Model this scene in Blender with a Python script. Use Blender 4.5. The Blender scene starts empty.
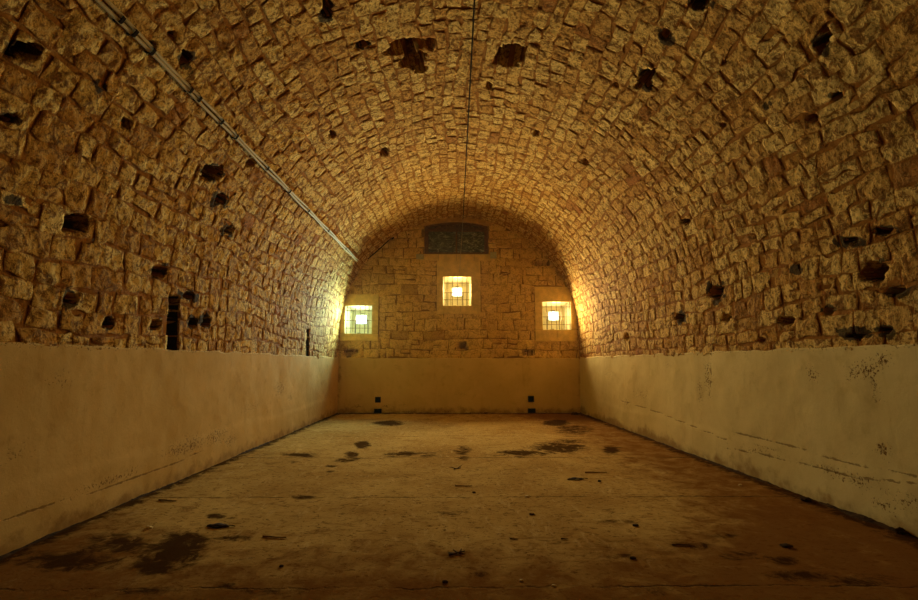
import bpy, bmesh, math, random
import numpy as np
from mathutils import Vector, Matrix

random.seed(11)
rng = np.random.default_rng(11)
SC = bpy.context.scene
COL = SC.collection
PI = math.pi

# ------------------------------------------------------------------ camera
F = 500.0
W2, H2 = 459.0, 300.0
PITCH = math.atan(63.0 / F)
YAW = math.atan(4.0 / F)
H = 1.4
CAMP = np.array([0.0, 0.0, H])
cam_d = bpy.data.cameras.new('camera')
cam = bpy.data.objects.new('camera', cam_d)
COL.objects.link(cam)
cam.location = CAMP
cam.rotation_euler = (PI / 2 + PITCH, 0, -YAW)
cam_d.sensor_width = 36
cam_d.sensor_fit = 'HORIZONTAL'
cam_d.lens = F / 918 * 36
cam_d.clip_start = 0.05
SC.camera = cam

cp, sp, cy, sy = math.cos(PITCH), math.sin(PITCH), math.cos(YAW), math.sin(YAW)
FWD = np.array([sy * cp, cy * cp, sp])
RGT = np.array([cy, -sy, 0.0])
UPV = np.cross(RGT, FWD)


def ray(px, py):
    d = FWD * F + RGT * (px - W2) + UPV * (H2 - py)
    return d / np.linalg.norm(d)


def on_floor(px, py, z=0.0):
    d = ray(px, py)
    t = (z - H) / d[2]
    return CAMP + d * t


def on_y(px, py, y):
    d = ray(px, py)
    return CAMP + d * (y / d[1])


# ------------------------------------------------------------------ hall dimensions
pl = on_floor(337.5, 412.8)
D = float(pl[1])
XL = float(pl[0])
XRE = float(on_y(580.5, 413, D)[0])
ZD = float(on_y(459, 357.3, D)[2])           # top of the plaster dado
ZS = float(on_y(459, 334, D)[2])             # springing of the vault
B = (XRE - XL) / 2
Y0 = -9.0                                   # unseen end behind the camera, left open to let in world fill
H1 = ZS - ZD
LARC = PI * B
STOT = 2 * H1 + LARC


def xr(y):
    return XRE + 0.0155 * (D - y)


def section(y, s, off=0.0):
    """point on the masonry surface: y along the hall, s along the section; off = towards the inside"""
    y = np.asarray(y, float)
    s = np.asarray(s, float)
    off = np.asarray(off, float)
    R_ = xr(y)
    cx = (XL + R_) / 2
    a = (R_ - XL) / 2
    phi = PI - np.clip((s - H1) / B, 0, PI)
    x = cx + (a - off) * np.cos(phi)
    z = ZS + (B - off) * np.sin(phi)
    z = np.where(s < H1, ZD + s, z)
    z = np.where(s > H1 + LARC, ZS - (s - H1 - LARC), z)
    return np.stack([x, y + 0 * x, z], -1)


def on_vault(px, py):
    """pixel -> (y, s, point) where the sight line meets the masonry"""
    d = ray(px, py)

    def inside(t):
        p = CAMP + d * t
        R_ = xr(p[1])
        c, a = (XL + R_) / 2, (R_ - XL) / 2
        if p[2] < ZS:
            return abs(p[0] - c) < a
        return ((p[0] - c) / a) ** 2 + ((p[2] - ZS) / B) ** 2 < 1
    lo, hi = 0.0, 40.0
    for _ in range(60):
        m = (lo + hi) / 2
        if inside(m):
            lo = m
        else:
            hi = m
    p = CAMP + d * lo
    R_ = xr(p[1])
    c, a = (XL + R_) / 2, (R_ - XL) / 2
    if p[2] < ZS:
        s = p[2] - ZD if p[0] < c else H1 + LARC + (ZS - p[2])
    else:
        phi = math.atan2((p[2] - ZS) / B, (p[0] - c) / a)
        s = H1 + (PI - phi) * B
    return float(p[1]), float(s), p


# ------------------------------------------------------------------ noise
def _hash(ix, iy, iz, seed):
    with np.errstate(over='ignore'):
        h = (ix.astype(np.uint64) * np.uint64(73856093)) ^ (iy.astype(np.uint64) * np.uint64(19349663)) \
            ^ (iz.astype(np.uint64) * np.uint64(83492791)) ^ np.uint64(seed * 2654435761 % (2 ** 32))
        h = (h ^ (h >> np.uint64(13))) * np.uint64(1274126177)
        h = h ^ (h >> np.uint64(16))
    return (h & np.uint64(0xFFFF)).astype(float) / 65535.0


def vnoise(p, scale, seed=1):
    q = p * scale + 1000.0
    i = np.floor(q).astype(np.int64)
    f = q - i
    f = f * f * (3 - 2 * f)
    r = 0
    for dx in (0, 1):
        for dy in (0, 1):
            for dz in (0, 1):
                w = (f[..., 0] if dx else 1 - f[..., 0]) * (f[..., 1] if dy else 1 - f[..., 1]) * (f[..., 2] if dz else 1 - f[..., 2])
                r = r + w * _hash(i[..., 0] + dx, i[..., 1] + dy, i[..., 2] + dz, seed)
    return r


def fbm(p, scale, octs=4, seed=1, gain=0.55):
    r, a, t = 0, 1.0, 0
    for k in range(octs):
        r = r + a * vnoise(p, scale * 2 ** k, seed + k)
        t += a
        a *= gain
    return r / t


def sstep(a, b, x):
    t = np.clip((x - a) / (b - a), 0, 1)
    return t * t * (3 - 2 * t)


def v3(a, b, c=0.0):
    a = np.asarray(a, float)
    return np.stack([a, np.asarray(b, float) + 0 * a, c + 0 * a], -1)


# ------------------------------------------------------------------ objects
def tag(o, label=None, cat=None, group=None, kind=None):
    if label: o['label'] = label
    if cat: o['category'] = cat
    if group: o['group'] = group
    if kind: o['kind'] = kind
    return o


def mesh_np(name, verts, quads, mats, parent=None, mat_idx=None, smooth=True, attrs=None):
    me = bpy.data.meshes.new(name)
    verts = np.asarray(verts, np.float32).reshape(-1, 3)
    quads = np.asarray(quads, np.int32).reshape(-1, 4)
    n = len(quads)
    me.vertices.add(len(verts))
    me.vertices.foreach_set('co', verts.ravel())
    me.loops.add(n * 4)
    me.loops.foreach_set('vertex_index', quads.ravel())
    me.polygons.add(n)
    me.polygons.foreach_set('loop_start', np.arange(n, dtype=np.int32) * 4)
    try:
        me.polygons.foreach_set('loop_total', np.full(n, 4, np.int32))
    except Exception:
        pass
    if mat_idx is not None:
        me.polygons.foreach_set('material_index', np.asarray(mat_idx, np.int32))
    me.polygons.foreach_set('use_smooth', np.full(n, smooth))
    me.update(calc_edges=True)
    me.validate()
    for k, v in (attrs or {}).items():
        a = me.attributes.new(k, 'FLOAT', 'POINT')
        a.data.foreach_set('value', np.asarray(v, np.float32).ravel())
    for m in (mats if isinstance(mats, (list, tuple)) else [mats]):
        me.materials.append(m)
    o = bpy.data.objects.new(name, me)
    COL.objects.link(o)
    if parent is not None:
        o.parent = parent
    return o


def grid_quads(nu, nv, start=0, flip=False):
    i = np.arange(nu - 1)[:, None] * nv + np.arange(nv - 1)[None, :] + start
    q = np.stack([i, i + nv, i + nv + 1, i + 1], -1).reshape(-1, 4)
    return q[:, ::-1] if flip else q


def obj(name, bm, mat, parent=None, smooth=False):
    me = bpy.data.meshes.new(name)
    bm.normal_update()
    bm.to_mesh(me)
    bm.free()
    if smooth:
        for p in me.polygons: p.use_smooth = True
    me.materials.append(mat)
    o = bpy.data.objects.new(name, me)
    COL.objects.link(o)
    if parent is not None: o.parent = parent
    return o


def empty(name, loc, rz=0.0):
    o = bpy.data.objects.new(name, None)
    COL.objects.link(o)
    o.location = loc
    o.rotation_euler = (0, 0, rz)
    o.empty_display_size = 0.1
    return o


def add_box(bm, c, d, bev=0.0, rot=None):
    r = bmesh.ops.create_cube(bm, size=1.0)
    vs = r['verts']
    bmesh.ops.scale(bm, vec=d, verts=vs)
    if bev > 0:
        es = list({e for v in vs for e in v.link_edges})
        rr = bmesh.ops.bevel(bm, geom=es, offset=bev, segments=2, affect='EDGES', profile=0.5)
        vs = list({v for f in rr['faces'] for v in f.verts} | {v for v in vs if v.is_valid})
    if rot is not None:
        bmesh.ops.rotate(bm, verts=vs, cent=(0, 0, 0), matrix=rot)
    bmesh.ops.translate(bm, verts=vs, vec=c)
    return vs


def add_tube(bm, pts, r, n=8, cap=True):
    pts = [Vector(p) for p in pts]
    rs = r if isinstance(r, (list, tuple)) else [r] * len(pts)
    rings = []
    up = Vector((0.13, 0.31, 0.94))
    for i, p in enumerate(pts):
        t = (pts[min(i + 1, len(pts) - 1)] - pts[max(i - 1, 0)]).normalized()
        a = t.cross(up)
        if a.length < 1e-3: a = t.cross(Vector((1, 0, 0)))
        a.normalize()
        b = t.cross(a)
        rings.append([bm.verts.new(p + (a * math.cos(k * 2 * PI / n) + b * math.sin(k * 2 * PI / n)) * rs[i]) for k in range(n)])
    for r0, r1 in zip(rings, rings[1:]):
        for k in range(n):
            bm.faces.new((r0[k], r0[(k + 1) % n], r1[(k + 1) % n], r1[k]))
    if cap:
        bm.faces.new(rings[0][::-1])
        bm.faces.new(rings[-1])


# ------------------------------------------------------------------ materials
class NT:
    def __init__(self, name):
        self.m = bpy.data.materials.new(name)
        self.m.use_nodes = True
        self.t = self.m.node_tree
        self.t.nodes.clear()
        self.out = self.n('ShaderNodeOutputMaterial')
        self.b = self.n('ShaderNodeBsdfPrincipled')
        self.l(self.b.outputs[0], self.out.inputs[0])
        self.b.inputs['Specular IOR Level'].default_value = 0.04
        self.b.inputs['Roughness'].default_value = 0.9

    def n(self, ty, **kw):
        o = self.t.nodes.new(ty)
        for k, v in kw.items(): setattr(o, k, v)
        return o

    def l(self, a, b): self.t.links.new(a, b)

    def put(self, sock, v):
        if hasattr(v, 'links'): self.l(v, sock)
        elif isinstance(v, (tuple, list)) and len(v) == 3 and sock.type == 'RGBA': sock.default_value = (*v, 1)
        else: sock.default_value = v

    def pos(self, scale=(1, 1, 1)):
        tc = self.n('ShaderNodeTexCoord')
        mp = self.n('ShaderNodeMapping')
        mp.inputs['Scale'].default_value = scale
        self.l(tc.outputs['Object'], mp.inputs[0])
        return mp.outputs[0]

    def noise(self, vec, scale, detail=5, rough=0.6, dist=0.0):
        o = self.n('ShaderNodeTexNoise')
        self.l(vec, o.inputs['Vector'])
        o.inputs['Scale'].default_value = scale
        o.inputs['Detail'].default_value = detail
        o.inputs['Roughness'].default_value = rough
        o.inputs['Distortion'].default_value = dist
        return o.outputs['Fac']

    def voro(self, vec, scale, feature='F1', out='Distance'):
        o = self.n('ShaderNodeTexVoronoi', feature=feature)
        self.l(vec, o.inputs['Vector'])
        o.inputs['Scale'].default_value = scale
        return o.outputs[out]

    def ramp(self, fac, stops):
        o = self.n('ShaderNodeValToRGB')
        el = o.color_ramp.elements
        while len(el) < len(stops): el.new(0.5)
        for e, (p, c) in zip(el, stops):
            e.position = p
            e.color = (*c, 1) if isinstance(c, tuple) else (c, c, c, 1)
        self.l(fac, o.inputs[0])
        return o.outputs[0]

    def mr(self, x, a, b, c=0.0, d=1.0):
        o = self.n('ShaderNodeMapRange', interpolation_type='SMOOTHSTEP')
        self.put(o.inputs[0], x)
        for i, v in zip((1, 2, 3, 4), (a, b, c, d)): o.inputs[i].default_value = v
        return o.outputs[0]

    def math(self, op, a, b=0.0):
        o = self.n('ShaderNodeMath', operation=op)
        self.put(o.inputs[0], a)
        self.put(o.inputs[1], b)
        return o.outputs[0]

    def mix(self, fac, a, b, mode='MIX'):
        o = self.n('ShaderNodeMix', data_type='RGBA', blend_type=mode)
        self.put(o.inputs[0], fac)
        self.put(o.inputs[6], a)
        self.put(o.inputs[7], b)
        return o.outputs[2]

    def attr(self, name):
        o = self.n('ShaderNodeAttribute')
        o.attribute_name = name
        return o.outputs['Fac']

    def bump(self, h, strength=0.5, dist=0.02, prev=None):
        o = self.n('ShaderNodeBump')
        o.inputs['Strength'].default_value = strength
        o.inputs['Distance'].default_value = dist
        self.l(h, o.inputs['Height'])
        if prev is not None: self.l(prev, o.inputs['Normal'])
        return o.outputs[0]

    def col(self, c): self.put(self.b.inputs['Base Color'], c)
    def nor(self, n): self.l(n, self.b.inputs['Normal'])
    def rough(self, v): self.put(self.b.inputs['Roughness'], v)


def mat_stone(name, tones, stain=(0.21, 0.085, 0.015), mottle=1.0, bump=1.0, smear=(0.52, 2.2, (0.29, 0.112, 0.017))):
    k = NT(name)
    p = k.pos()
    g = k.n('ShaderNodeNewGeometry')
    base = k.ramp(g.outputs['Random Per Island'], tones)
    big = k.noise(p, 1.1, 3, 0.5)
    c = k.mix(k.mr(big, 0.35, 0.7, 0, 0.45), base, (0.62, 0.40, 0.13))
    mot = k.noise(p, 8.5, 6, 0.72, 0.9)
    c = k.mix(k.mr(mot, 0.49, 0.60, 0, 0.92 * mottle), c, stain)                # iron-brown patches in the stone
    c = k.mix(k.mr(mot, 0.36, 0.26, 0, 0.6 * mottle), c, (0.84, 0.57, 0.20))     # pale lime bloom
    f2 = k.noise(p, 26.0, 5, 0.7, 0.3)
    c = k.mix(k.mr(f2, 0.51, 0.61, 0, 0.75 * mottle), c, (0.13, 0.06, 0.015))
    c = k.mix(k.mr(f2, 0.42, 0.30, 0, 0.45 * mottle), c, (0.86, 0.59, 0.21))
    ed = k.math('ADD', k.attr('face'), k.math('MULTIPLY', k.math('SUBTRACT', k.noise(p, 11, 5, 0.7, 0.5), 0.5), smear[1]))
    c = k.mix(k.mr(ed, smear[0], smear[0] - 0.4, 0, 0.9), c, smear[2])                # earth mortar smeared over the arrises
    lichen_shade = k.noise(p, 2.3, 6, 0.72, 0.6)
    c = k.mix(k.mr(k.math('ADD', lichen_shade, k.math('MULTIPLY', k.attr('lichen_shade'), 0.46)), 0.64, 0.76, 0, 0.9), c, (0.028, 0.017, 0.008))          # lichen blotches, and dark shade painted at the holes
    k.col(c)
    hgt = k.math('ADD', k.math('MULTIPLY', mot, 1.0), k.math('MULTIPLY', f2, 0.55))
    hgt = k.math('ADD', hgt, k.math('MULTIPLY', k.noise(p, 60, 4, 0.7), 0.25))
    k.nor(k.bump(hgt, 0.9 * bump, 0.045))
    k.rough(0.92)
    return k.m


TONES = [(0.0, (0.55, 0.28, 0.06)), (0.25, (0.68, 0.39, 0.10)), (0.5, (0.78, 0.50, 0.145)), (0.8, (0.86, 0.60, 0.20)), (0.97, (0.70, 0.43, 0.11)), (0.985, (0.40, 0.15, 0.03))]
TONES_END = [(0.0, (0.74, 0.49, 0.12)), (0.4, (0.82, 0.58, 0.16)), (0.75, (0.86, 0.63, 0.20)), (0.95, (0.70, 0.47, 0.12)), (0.99, (0.52, 0.34, 0.09))]
M_STONE = mat_stone('vault_limestone', TONES)
M_ESTONE = mat_stone('end_wall_limestone', TONES_END, mottle=0.5, bump=0.45, smear=(0.16, 0.7, (0.40, 0.24, 0.06)))


def mat_mortar(name, a, b):
    k = NT(name)
    p = k.pos()
    n = k.noise(p, 9, 6, 0.7)
    k.col(k.mix(n, a, b))
    k.nor(k.bump(n, 0.8, 0.03))
    return k.m


M_MORTAR = mat_mortar('red_earth_mortar', (0.20, 0.072, 0.011), (0.44, 0.20, 0.04))
M_SLOT_SHADE = mat_mortar('slot_shade_black', (0.012, 0.008, 0.005), (0.03, 0.017, 0.008))  # shade painted as a near-black bed inside the slots
M_EMORTAR = mat_mortar('end_wall_mortar', (0.16, 0.085, 0.02), (0.36, 0.22, 0.055))


def mat_plaster(name, base, alt):
    k = NT(name)
    p = k.pos()
    big = k.noise(p, 0.9, 5, 0.6, 0.4)
    c = k.mix(k.mr(big, 0.35, 0.65), base, alt)
    mid = k.noise(p, 5, 6, 0.65)
    c = k.mix(k.mr(mid, 0.52, 0.75, 0, 0.45), c, tuple(v * s for v, s in zip(base, (0.72, 0.66, 0.52))))
    # vertical dribbles
    drip = k.noise(k.pos((6, 6, 0.6)), 2.0, 5, 0.7)
    c = k.mix(k.mr(drip, 0.55, 0.75, 0, 0.3), c, tuple(v * s for v, s in zip(base, (0.7, 0.6, 0.42))))
    fine = k.noise(p, 42, 5, 0.72)
    damp = k.math('ADD', k.attr('damp'), k.math('MULTIPLY', k.math('SUBTRACT', mid, 0.5), 1.6))
    c = k.mix(k.mr(damp, 0.35, 1.0, 0, 0.75), c, (0.26, 0.14, 0.04))
    fl = k.math('ADD', k.attr('flake'), k.math('MULTIPLY', k.math('SUBTRACT', fine, 0.5), 2.6))
    flm = k.mr(fl, 0.47, 0.60)
    c = k.mix(flm, c, (0.17, 0.085, 0.022))
    crk = k.mr(k.math('ADD', k.attr('crack'), k.math('MULTIPLY', k.math('SUBTRACT', k.noise(p, 12, 5, .7), 0.5), 1.5)), 0.6, 0.85, 0, 0.7)
    c = k.mix(crk, c, (0.16, 0.09, 0.025))
    k.col(c)
    h = k.math('SUBTRACT', k.math('MULTIPLY', mid, 0.7), flm)
    h = k.math('ADD', h, k.math('MULTIPLY', fine, 0.15))
    h = k.math('SUBTRACT', h, k.math('MULTIPLY', crk, 0.5))
    k.nor(k.bump(h, 0.6, 0.012))
    return k.m


M_PL_L = mat_plaster('cream_plaster', (0.55, 0.37, 0.132), (0.63, 0.435, 0.17))
M_PL_R = mat_plaster('cream_plaster_greyer', (0.60, 0.465, 0.195), (0.67, 0.53, 0.235))
M_PL_E = mat_plaster('cream_plaster_end', (0.66, 0.50, 0.18), (0.74, 0.57, 0.22))


def mat_plain(name, c, rough=0.7, metal=0.0, var=0.25, scale=8.0, bump=0.2, spec=0.04):
    k = NT(name)
    p = k.pos()
    n = k.noise(p, scale, 5, 0.65)
    k.col(k.mix(k.mr(n, 0.3, 0.7), tuple(v * (1 - var) for v in c), tuple(min(1, v * (1 + var)) for v in c)))
    k.rough(rough)
    k.b.inputs['Metallic'].default_value = metal
    k.b.inputs['Specular IOR Level'].default_value = spec
    if bump: k.nor(k.bump(n, bump, 0.01))
    return k.m


M_SURR = mat_plain('smooth_ashlar', (0.74, 0.55, 0.16), 0.9, var=0.16, scale=5, bump=0.5, spec=.03)
M_NICHE = mat_plain('niche_plaster', (0.70, 0.66, 0.46), 0.9, var=0.1, scale=5)
M_LINTEL = mat_plain('lintel_render', (0.56, 0.34, 0.09), 0.9, var=0.2, scale=5)
M_IRON = mat_plain('rusty_iron', (0.22, 0.15, 0.07), 0.7, 0.3)
M_WOOD = mat_plain('dark_window_wood', (0.15, 0.065, 0.02), 0.75, var=0.4, scale=20)
M_CONDUIT = mat_plain('pale_plastic_conduit', (0.50, 0.39, 0.20), 0.6, var=0.1, spec=.1)
M_CLIP = mat_plain('black_clip', (0.02, 0.012, 0.006), 0.9, spec=.03)
M_CABLE = mat_plain('dark_cable', (0.02, 0.012, 0.006), 0.9, spec=.03)
M_PCABLE = mat_plain('pale_cable', (0.50, 0.40, 0.2), 0.6)
M_BOX = mat_plain('grey_box_plastic', (0.42, 0.40, 0.20), 0.6, var=0.12)
M_BLACK = mat_plain('black_metal', (0.006, 0.006, 0.006), 0.8, var=0.2, spec=0.1)
M_HOUSING = mat_plain('grey_lamp_housing', (0.35, 0.34, 0.31), 0.5, 0.3)
M_TWIG = mat_plain('dry_twig', (0.10, 0.05, 0.018), 0.9, var=0.4, scale=30)
M_LEAF = mat_plain('dead_leaf', (0.045, 0.022, 0.010), 0.9, var=0.4, scale=30)
M_STICK = mat_plain('weathered_stick', (0.22, 0.12, 0.045), 0.9, var=0.3, scale=25)
M_CHIP = mat_plain('pale_stone_chip', (0.70, 0.55, 0.28), 0.9, var=0.2, scale=25)
M_DCHIP = mat_plain('dark_clod', (0.05, 0.028, 0.012), 0.95, var=0.4, scale=30)
M_DIRT = mat_plain('dirt_rim', (0.045, 0.022, 0.008), 0.95, var=0.6, scale=18, bump=0.8)


def mat_glass_dirty():
    k = NT('grimy_window_glass')
    p = k.pos()
    n = k.noise(k.pos((1, 1, 2.2)), 6, 7, 0.75, 1.2)
    c = k.mix(k.mr(n, 0.48, 0.68), (0.03, 0.033, 0.018), (0.50, 0.55, 0.34))
    k.col(c)
    k.rough(k.mr(n, 0.4, 0.7, 0.25, 0.8))
    k.b.inputs['Specular IOR Level'].default_value = 0.4
    k.nor(k.bump(n, 0.3, 0.01))
    return k.m


M_GLASS = mat_glass_dirty()


def mat_emit(name, c, s, hz):
    k = NT(name)
    k.b.inputs['Base Color'].default_value = (0.8, 0.8, 0.8, 1)
    k.b.inputs['Emission Color'].default_value = (*c, 1)
    # the reflector is brightest round the lamp itself
    tc = k.n('ShaderNodeTexCoord')
    vm = k.n('ShaderNodeVectorMath', operation='DISTANCE')
    k.l(tc.outputs['Object'], vm.inputs[0])
    vm.inputs[1].default_value = (0, 0, hz)
    f = k.math('POWER', k.mr(vm.outputs['Value'], 0.0, .21, 1, 0), 3.0)
    k.put(k.b.inputs['Emission Strength'], k.math('ADD', k.math('MULTIPLY', f, s), 0.55))
    return k.m


def mat_floor():
    k = NT('worn_concrete_floor')
    p = k.pos()
    big = k.noise(p, 0.7, 5, 0.6, 0.5)
    c = k.mix(k.mr(big, 0.35, 0.65), (0.38, 0.23, 0.07), (0.50, 0.33, 0.11))
    mid = k.noise(p, 4, 7, 0.7, 0.5)
    c = k.mix(k.mr(mid, 0.5, 0.72, 0, 0.6), c, (0.24, 0.13, 0.04))
    streak = k.noise(k.pos((1.0, 3.0, 1)), 2.2, 6, 0.7, 0.6)
    c = k.mix(k.mr(streak, 0.54, 0.68, 0, 0.5), c, (0.20, 0.10, 0.03))
    fine = k.noise(p, 35, 6, 0.75)
    c = k.mix(k.mr(fine, 0.55, 0.75, 0, 0.6), c, (0.12, 0.06, 0.02))
    c = k.mix(k.mr(fine, 0.42, 0.28, 0, 0.35), c, (0.66, 0.50, 0.24))
    spk = k.noise(k.pos((1.0, 1.8, 1)), 14, 6, 0.8, 0.8)
    c = k.mix(k.mr(spk, 0.545, 0.60, 0, 0.8), c, (0.085, 0.038, 0.012))
    scf = k.noise(k.pos((3.0, 0.9, 1)), 3.1, 7, 0.75, 1.2)
    c = k.mix(k.mr(scf, 0.54, 0.66, 0, 0.40), c, (0.66, 0.49, 0.22))
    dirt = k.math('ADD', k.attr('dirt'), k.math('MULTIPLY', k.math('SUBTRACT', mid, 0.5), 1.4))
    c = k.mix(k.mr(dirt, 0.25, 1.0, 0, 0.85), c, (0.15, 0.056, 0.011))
    st = k.math('ADD', k.attr('stain'), k.math('MULTIPLY', k.math('SUBTRACT', k.noise(p, 6, 7, .75, .8), 0.5), 2.6))
    stm = k.math('MULTIPLY', k.mr(st, 0.10, 0.72, 0, 0.95), k.mr(k.attr('stain'), 0.02, 0.3))
    c = k.mix(stm, c, (0.045, 0.019, 0.006))
    # joints between the slabs
    sep = k.n('ShaderNodeSeparateXYZ')
    k.l(p, sep.inputs[0])
    wob = k.math('MULTIPLY', k.math('SUBTRACT', k.noise(p, 2.0, 7, 0.75), 0.5), 0.22)
    yy = k.math('ADD', sep.outputs[1], wob)
    jm = None
    for py, wd in ((587, 0.010), (497, 0.014), (457.5, 0.022), (436, 0.02)):
        y0 = float(on_floor(459, py)[1])
        m = k.mr(k.math('ABSOLUTE', k.math('SUBTRACT', yy, y0)), wd * 0.5, wd * 1.6, 1, 0)
        jm = m if jm is None else k.math('MAXIMUM', jm, m)
    jm = k.math('MULTIPLY', jm, k.mr(k.noise(p, 2.2, 6, 0.75), 0.42, 0.58, .08, 1.0))
    c = k.mix(k.math('MULTIPLY', jm, 0.8), c, (0.055, 0.028, 0.010))
    k.col(c)
    h = k.math('ADD', k.math('MULTIPLY', mid, 0.5), k.math('MULTIPLY', fine, 0.35))
    h = k.math('SUBTRACT', h, k.math('MULTIPLY', jm, 0.6))
    k.nor(k.bump(h, 0.7, 0.02))
    k.rough(1.0)
    k.b.inputs['Specular IOR Level'].default_value = 0.0
    return k.m


M_FLOOR = mat_floor()

# ------------------------------------------------------------------ holes in the vault (pixel, radii, depth)
HOLES = [(409, 47, 15, 8, .22), (413, 60, 11, 8, .38), (421, 70, 6, 4, .12), (510, 55, 12, 10, .9), (385, 152, 4, 4, .2), (490, 87, 3, 4, .15),
         (363, 45, 6, 4, .12), (327, 10, 4, 10, .15), (430, 45, 4, 7, .10), (536, 133, 3, 3, .1), (333, 135, 3, 4, .1), (585, 162, 2.5, 3, .12),
         (212, 173, 10, 7, .28), (222, 199, 6, 6, .12), (230, 230, 6, 4, .16), (78, 223, 11, 8, .16), (160, 271, 7, 6, .14), (190, 295, 6, 4, .12),
         (193, 323, 4, 5, .2), (207, 322, 4, 6, .22), (156, 325, 5, 6, .14), (110, 322, 5, 6, .14), (72, 298, 7, 6, .12), (187, 58, 5, 7, .15), (172, 35, 4, 5, .12),
         (25, 50, 12, 8, .14), (8, 118, 9, 4, .14), (128, 125, 5, 6, .1), (252, 163, 4, 4, .15), (150, 46, 5, 5, .14),
         (680, 317, 6, 4, .25), (715, 292, 7, 7, .14), (725, 318, 5, 5, .12), (627, 337, 2.5, 4, .2), (874, 271, 11, 8, .3), (645, 77, 8, 9, .2), (638, 86, 4, 3, .15),
         (698, 3, 10, 6, .25), (723, 63, 3, 2.5, .1), (885, 231, 11, 2.5, .12), (890, 291, 11, 2.2, .12), (855, 336, 10, 2.2, .1), (884, 331, 6, 3.5, .14), (826, 311, 4, 3, .16),
         (825, 287, 7, 2, .06), (852, 240, 8, 3, .05), (685, 222, 4, 3, .1), (722, 125, 3, 2, .15), (838, 95, 5, 3, .1),
         (812, 118, 6, 4, .08), (665, 35, 3, 4, .1), (615, 85, 3, 3, .1), (760, 340, 5, 3, .08), (785, 320, 8, 4, .1)]
SLOTS = [([(170, 296), (180, 296), (178, 354), (167, 354)], .6), ([(307, 330), (309.6, 330), (309.4, 358), (306.6, 358)], .5),
         ([(813, 50), (826, 28), (830, 34), (820, 54)], .2)]
HP = []
for cx_, cy_, rx_, ry_, dp in HOLES:
    if max(rx_, ry_) < 11: rx_, ry_ = rx_ * .82, ry_ * .82
    poly = []
    y0, s0, _ = on_vault(cx_, cy_)
    # local axes of the opening, from the sight lines through its rim
    yx, sx, _ = on_vault(cx_ + rx_, cy_)
    yy_, sy_, _ = on_vault(cx_, cy_ + ry_)
    J = np.array([[yx - y0, yy_ - y0], [sx - s0, sy_ - s0]])
    HP.append((y0, s0, np.linalg.inv(J), dp, max(abs(J[0]).sum(), abs(J[1]).sum())))
SP = []
for pts, dp in SLOTS:
    q = [on_vault(*p)[:2] for p in pts]
    SP.append((np.array(q), dp))


def in_poly(y, s, q):
    c = np.zeros(y.shape, bool)
    for (ya, sa), (yb, sb) in zip(q, np.roll(q, -1, 0)):
        cond = (sa > s) != (sb > s)
        with np.errstate(divide='ignore', invalid='ignore'):
            c ^= cond & (y < (yb - ya) * (s - sa) / (sb - sa + 1e-12) + ya)
    return c


def hole_depth(y, s):
    d = np.zeros(y.shape)
    p = v3(y, s)
    wob = None
    for y0, s0, Ji, dp, ext in HP:
        sel = (np.abs(y - y0) < ext * 1.6 + .05) & (np.abs(s - s0) < ext * 1.6 + .05)
        if not sel.any(): continue
        ly = y[sel] - y0
        ls = s[sel] - s0
        a = Ji[0, 0] * ly + Ji[0, 1] * ls
        b = Ji[1, 0] * ly + Ji[1, 1] * ls
        r = np.maximum(np.abs(a * .8 + b * .3), np.abs(b * .85 - a * .2)) * 1.15 + (fbm(p[sel], 10, 3, 5) - .5) * .9 + .05
        d[sel] = np.maximum(d[sel], (dp * 1.3 + .05) * sstep(1.1, 0.85, r))
    for q, dp in SP:
        sel = in_poly(y, s, q)
        d[sel] = np.maximum(d[sel], dp)
    return d


# black lichen patches, and shade painted over the vault holes (pixel, radii)
LICHEN_SHADES = [(78, 223, 13, 10), (212, 173, 13, 9), (222, 199, 9, 8), (230, 230, 8, 6), (160, 271, 9, 7), (190, 295, 9, 5), (715, 292, 10, 10), (645, 77, 11, 11), (874, 271, 14, 10), (25, 50, 16, 9), (110, 322, 8, 8), (72, 298, 9, 8),
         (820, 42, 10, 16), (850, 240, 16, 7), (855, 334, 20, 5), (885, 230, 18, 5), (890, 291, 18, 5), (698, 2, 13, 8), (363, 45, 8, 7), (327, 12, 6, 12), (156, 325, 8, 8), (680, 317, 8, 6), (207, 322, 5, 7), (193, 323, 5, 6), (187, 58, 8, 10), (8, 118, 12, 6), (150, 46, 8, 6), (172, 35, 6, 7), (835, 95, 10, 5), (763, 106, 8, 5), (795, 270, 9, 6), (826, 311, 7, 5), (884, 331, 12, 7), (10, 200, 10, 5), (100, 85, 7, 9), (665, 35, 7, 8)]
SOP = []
for cx_, cy_, rx_, ry_ in LICHEN_SHADES:
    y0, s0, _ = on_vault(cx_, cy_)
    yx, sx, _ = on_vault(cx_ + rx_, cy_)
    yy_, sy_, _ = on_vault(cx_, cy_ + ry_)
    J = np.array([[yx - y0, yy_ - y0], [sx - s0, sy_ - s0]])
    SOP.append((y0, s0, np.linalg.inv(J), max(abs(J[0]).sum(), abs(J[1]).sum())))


def lichen_shade_at(y, s):
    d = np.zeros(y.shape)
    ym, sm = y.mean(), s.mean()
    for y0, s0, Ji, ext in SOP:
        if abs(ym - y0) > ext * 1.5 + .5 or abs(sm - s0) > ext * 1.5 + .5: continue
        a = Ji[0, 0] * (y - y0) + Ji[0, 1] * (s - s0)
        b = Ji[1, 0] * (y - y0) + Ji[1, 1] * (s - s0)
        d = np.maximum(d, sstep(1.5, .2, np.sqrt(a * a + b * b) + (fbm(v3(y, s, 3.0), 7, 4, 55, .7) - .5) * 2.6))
    return d


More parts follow.
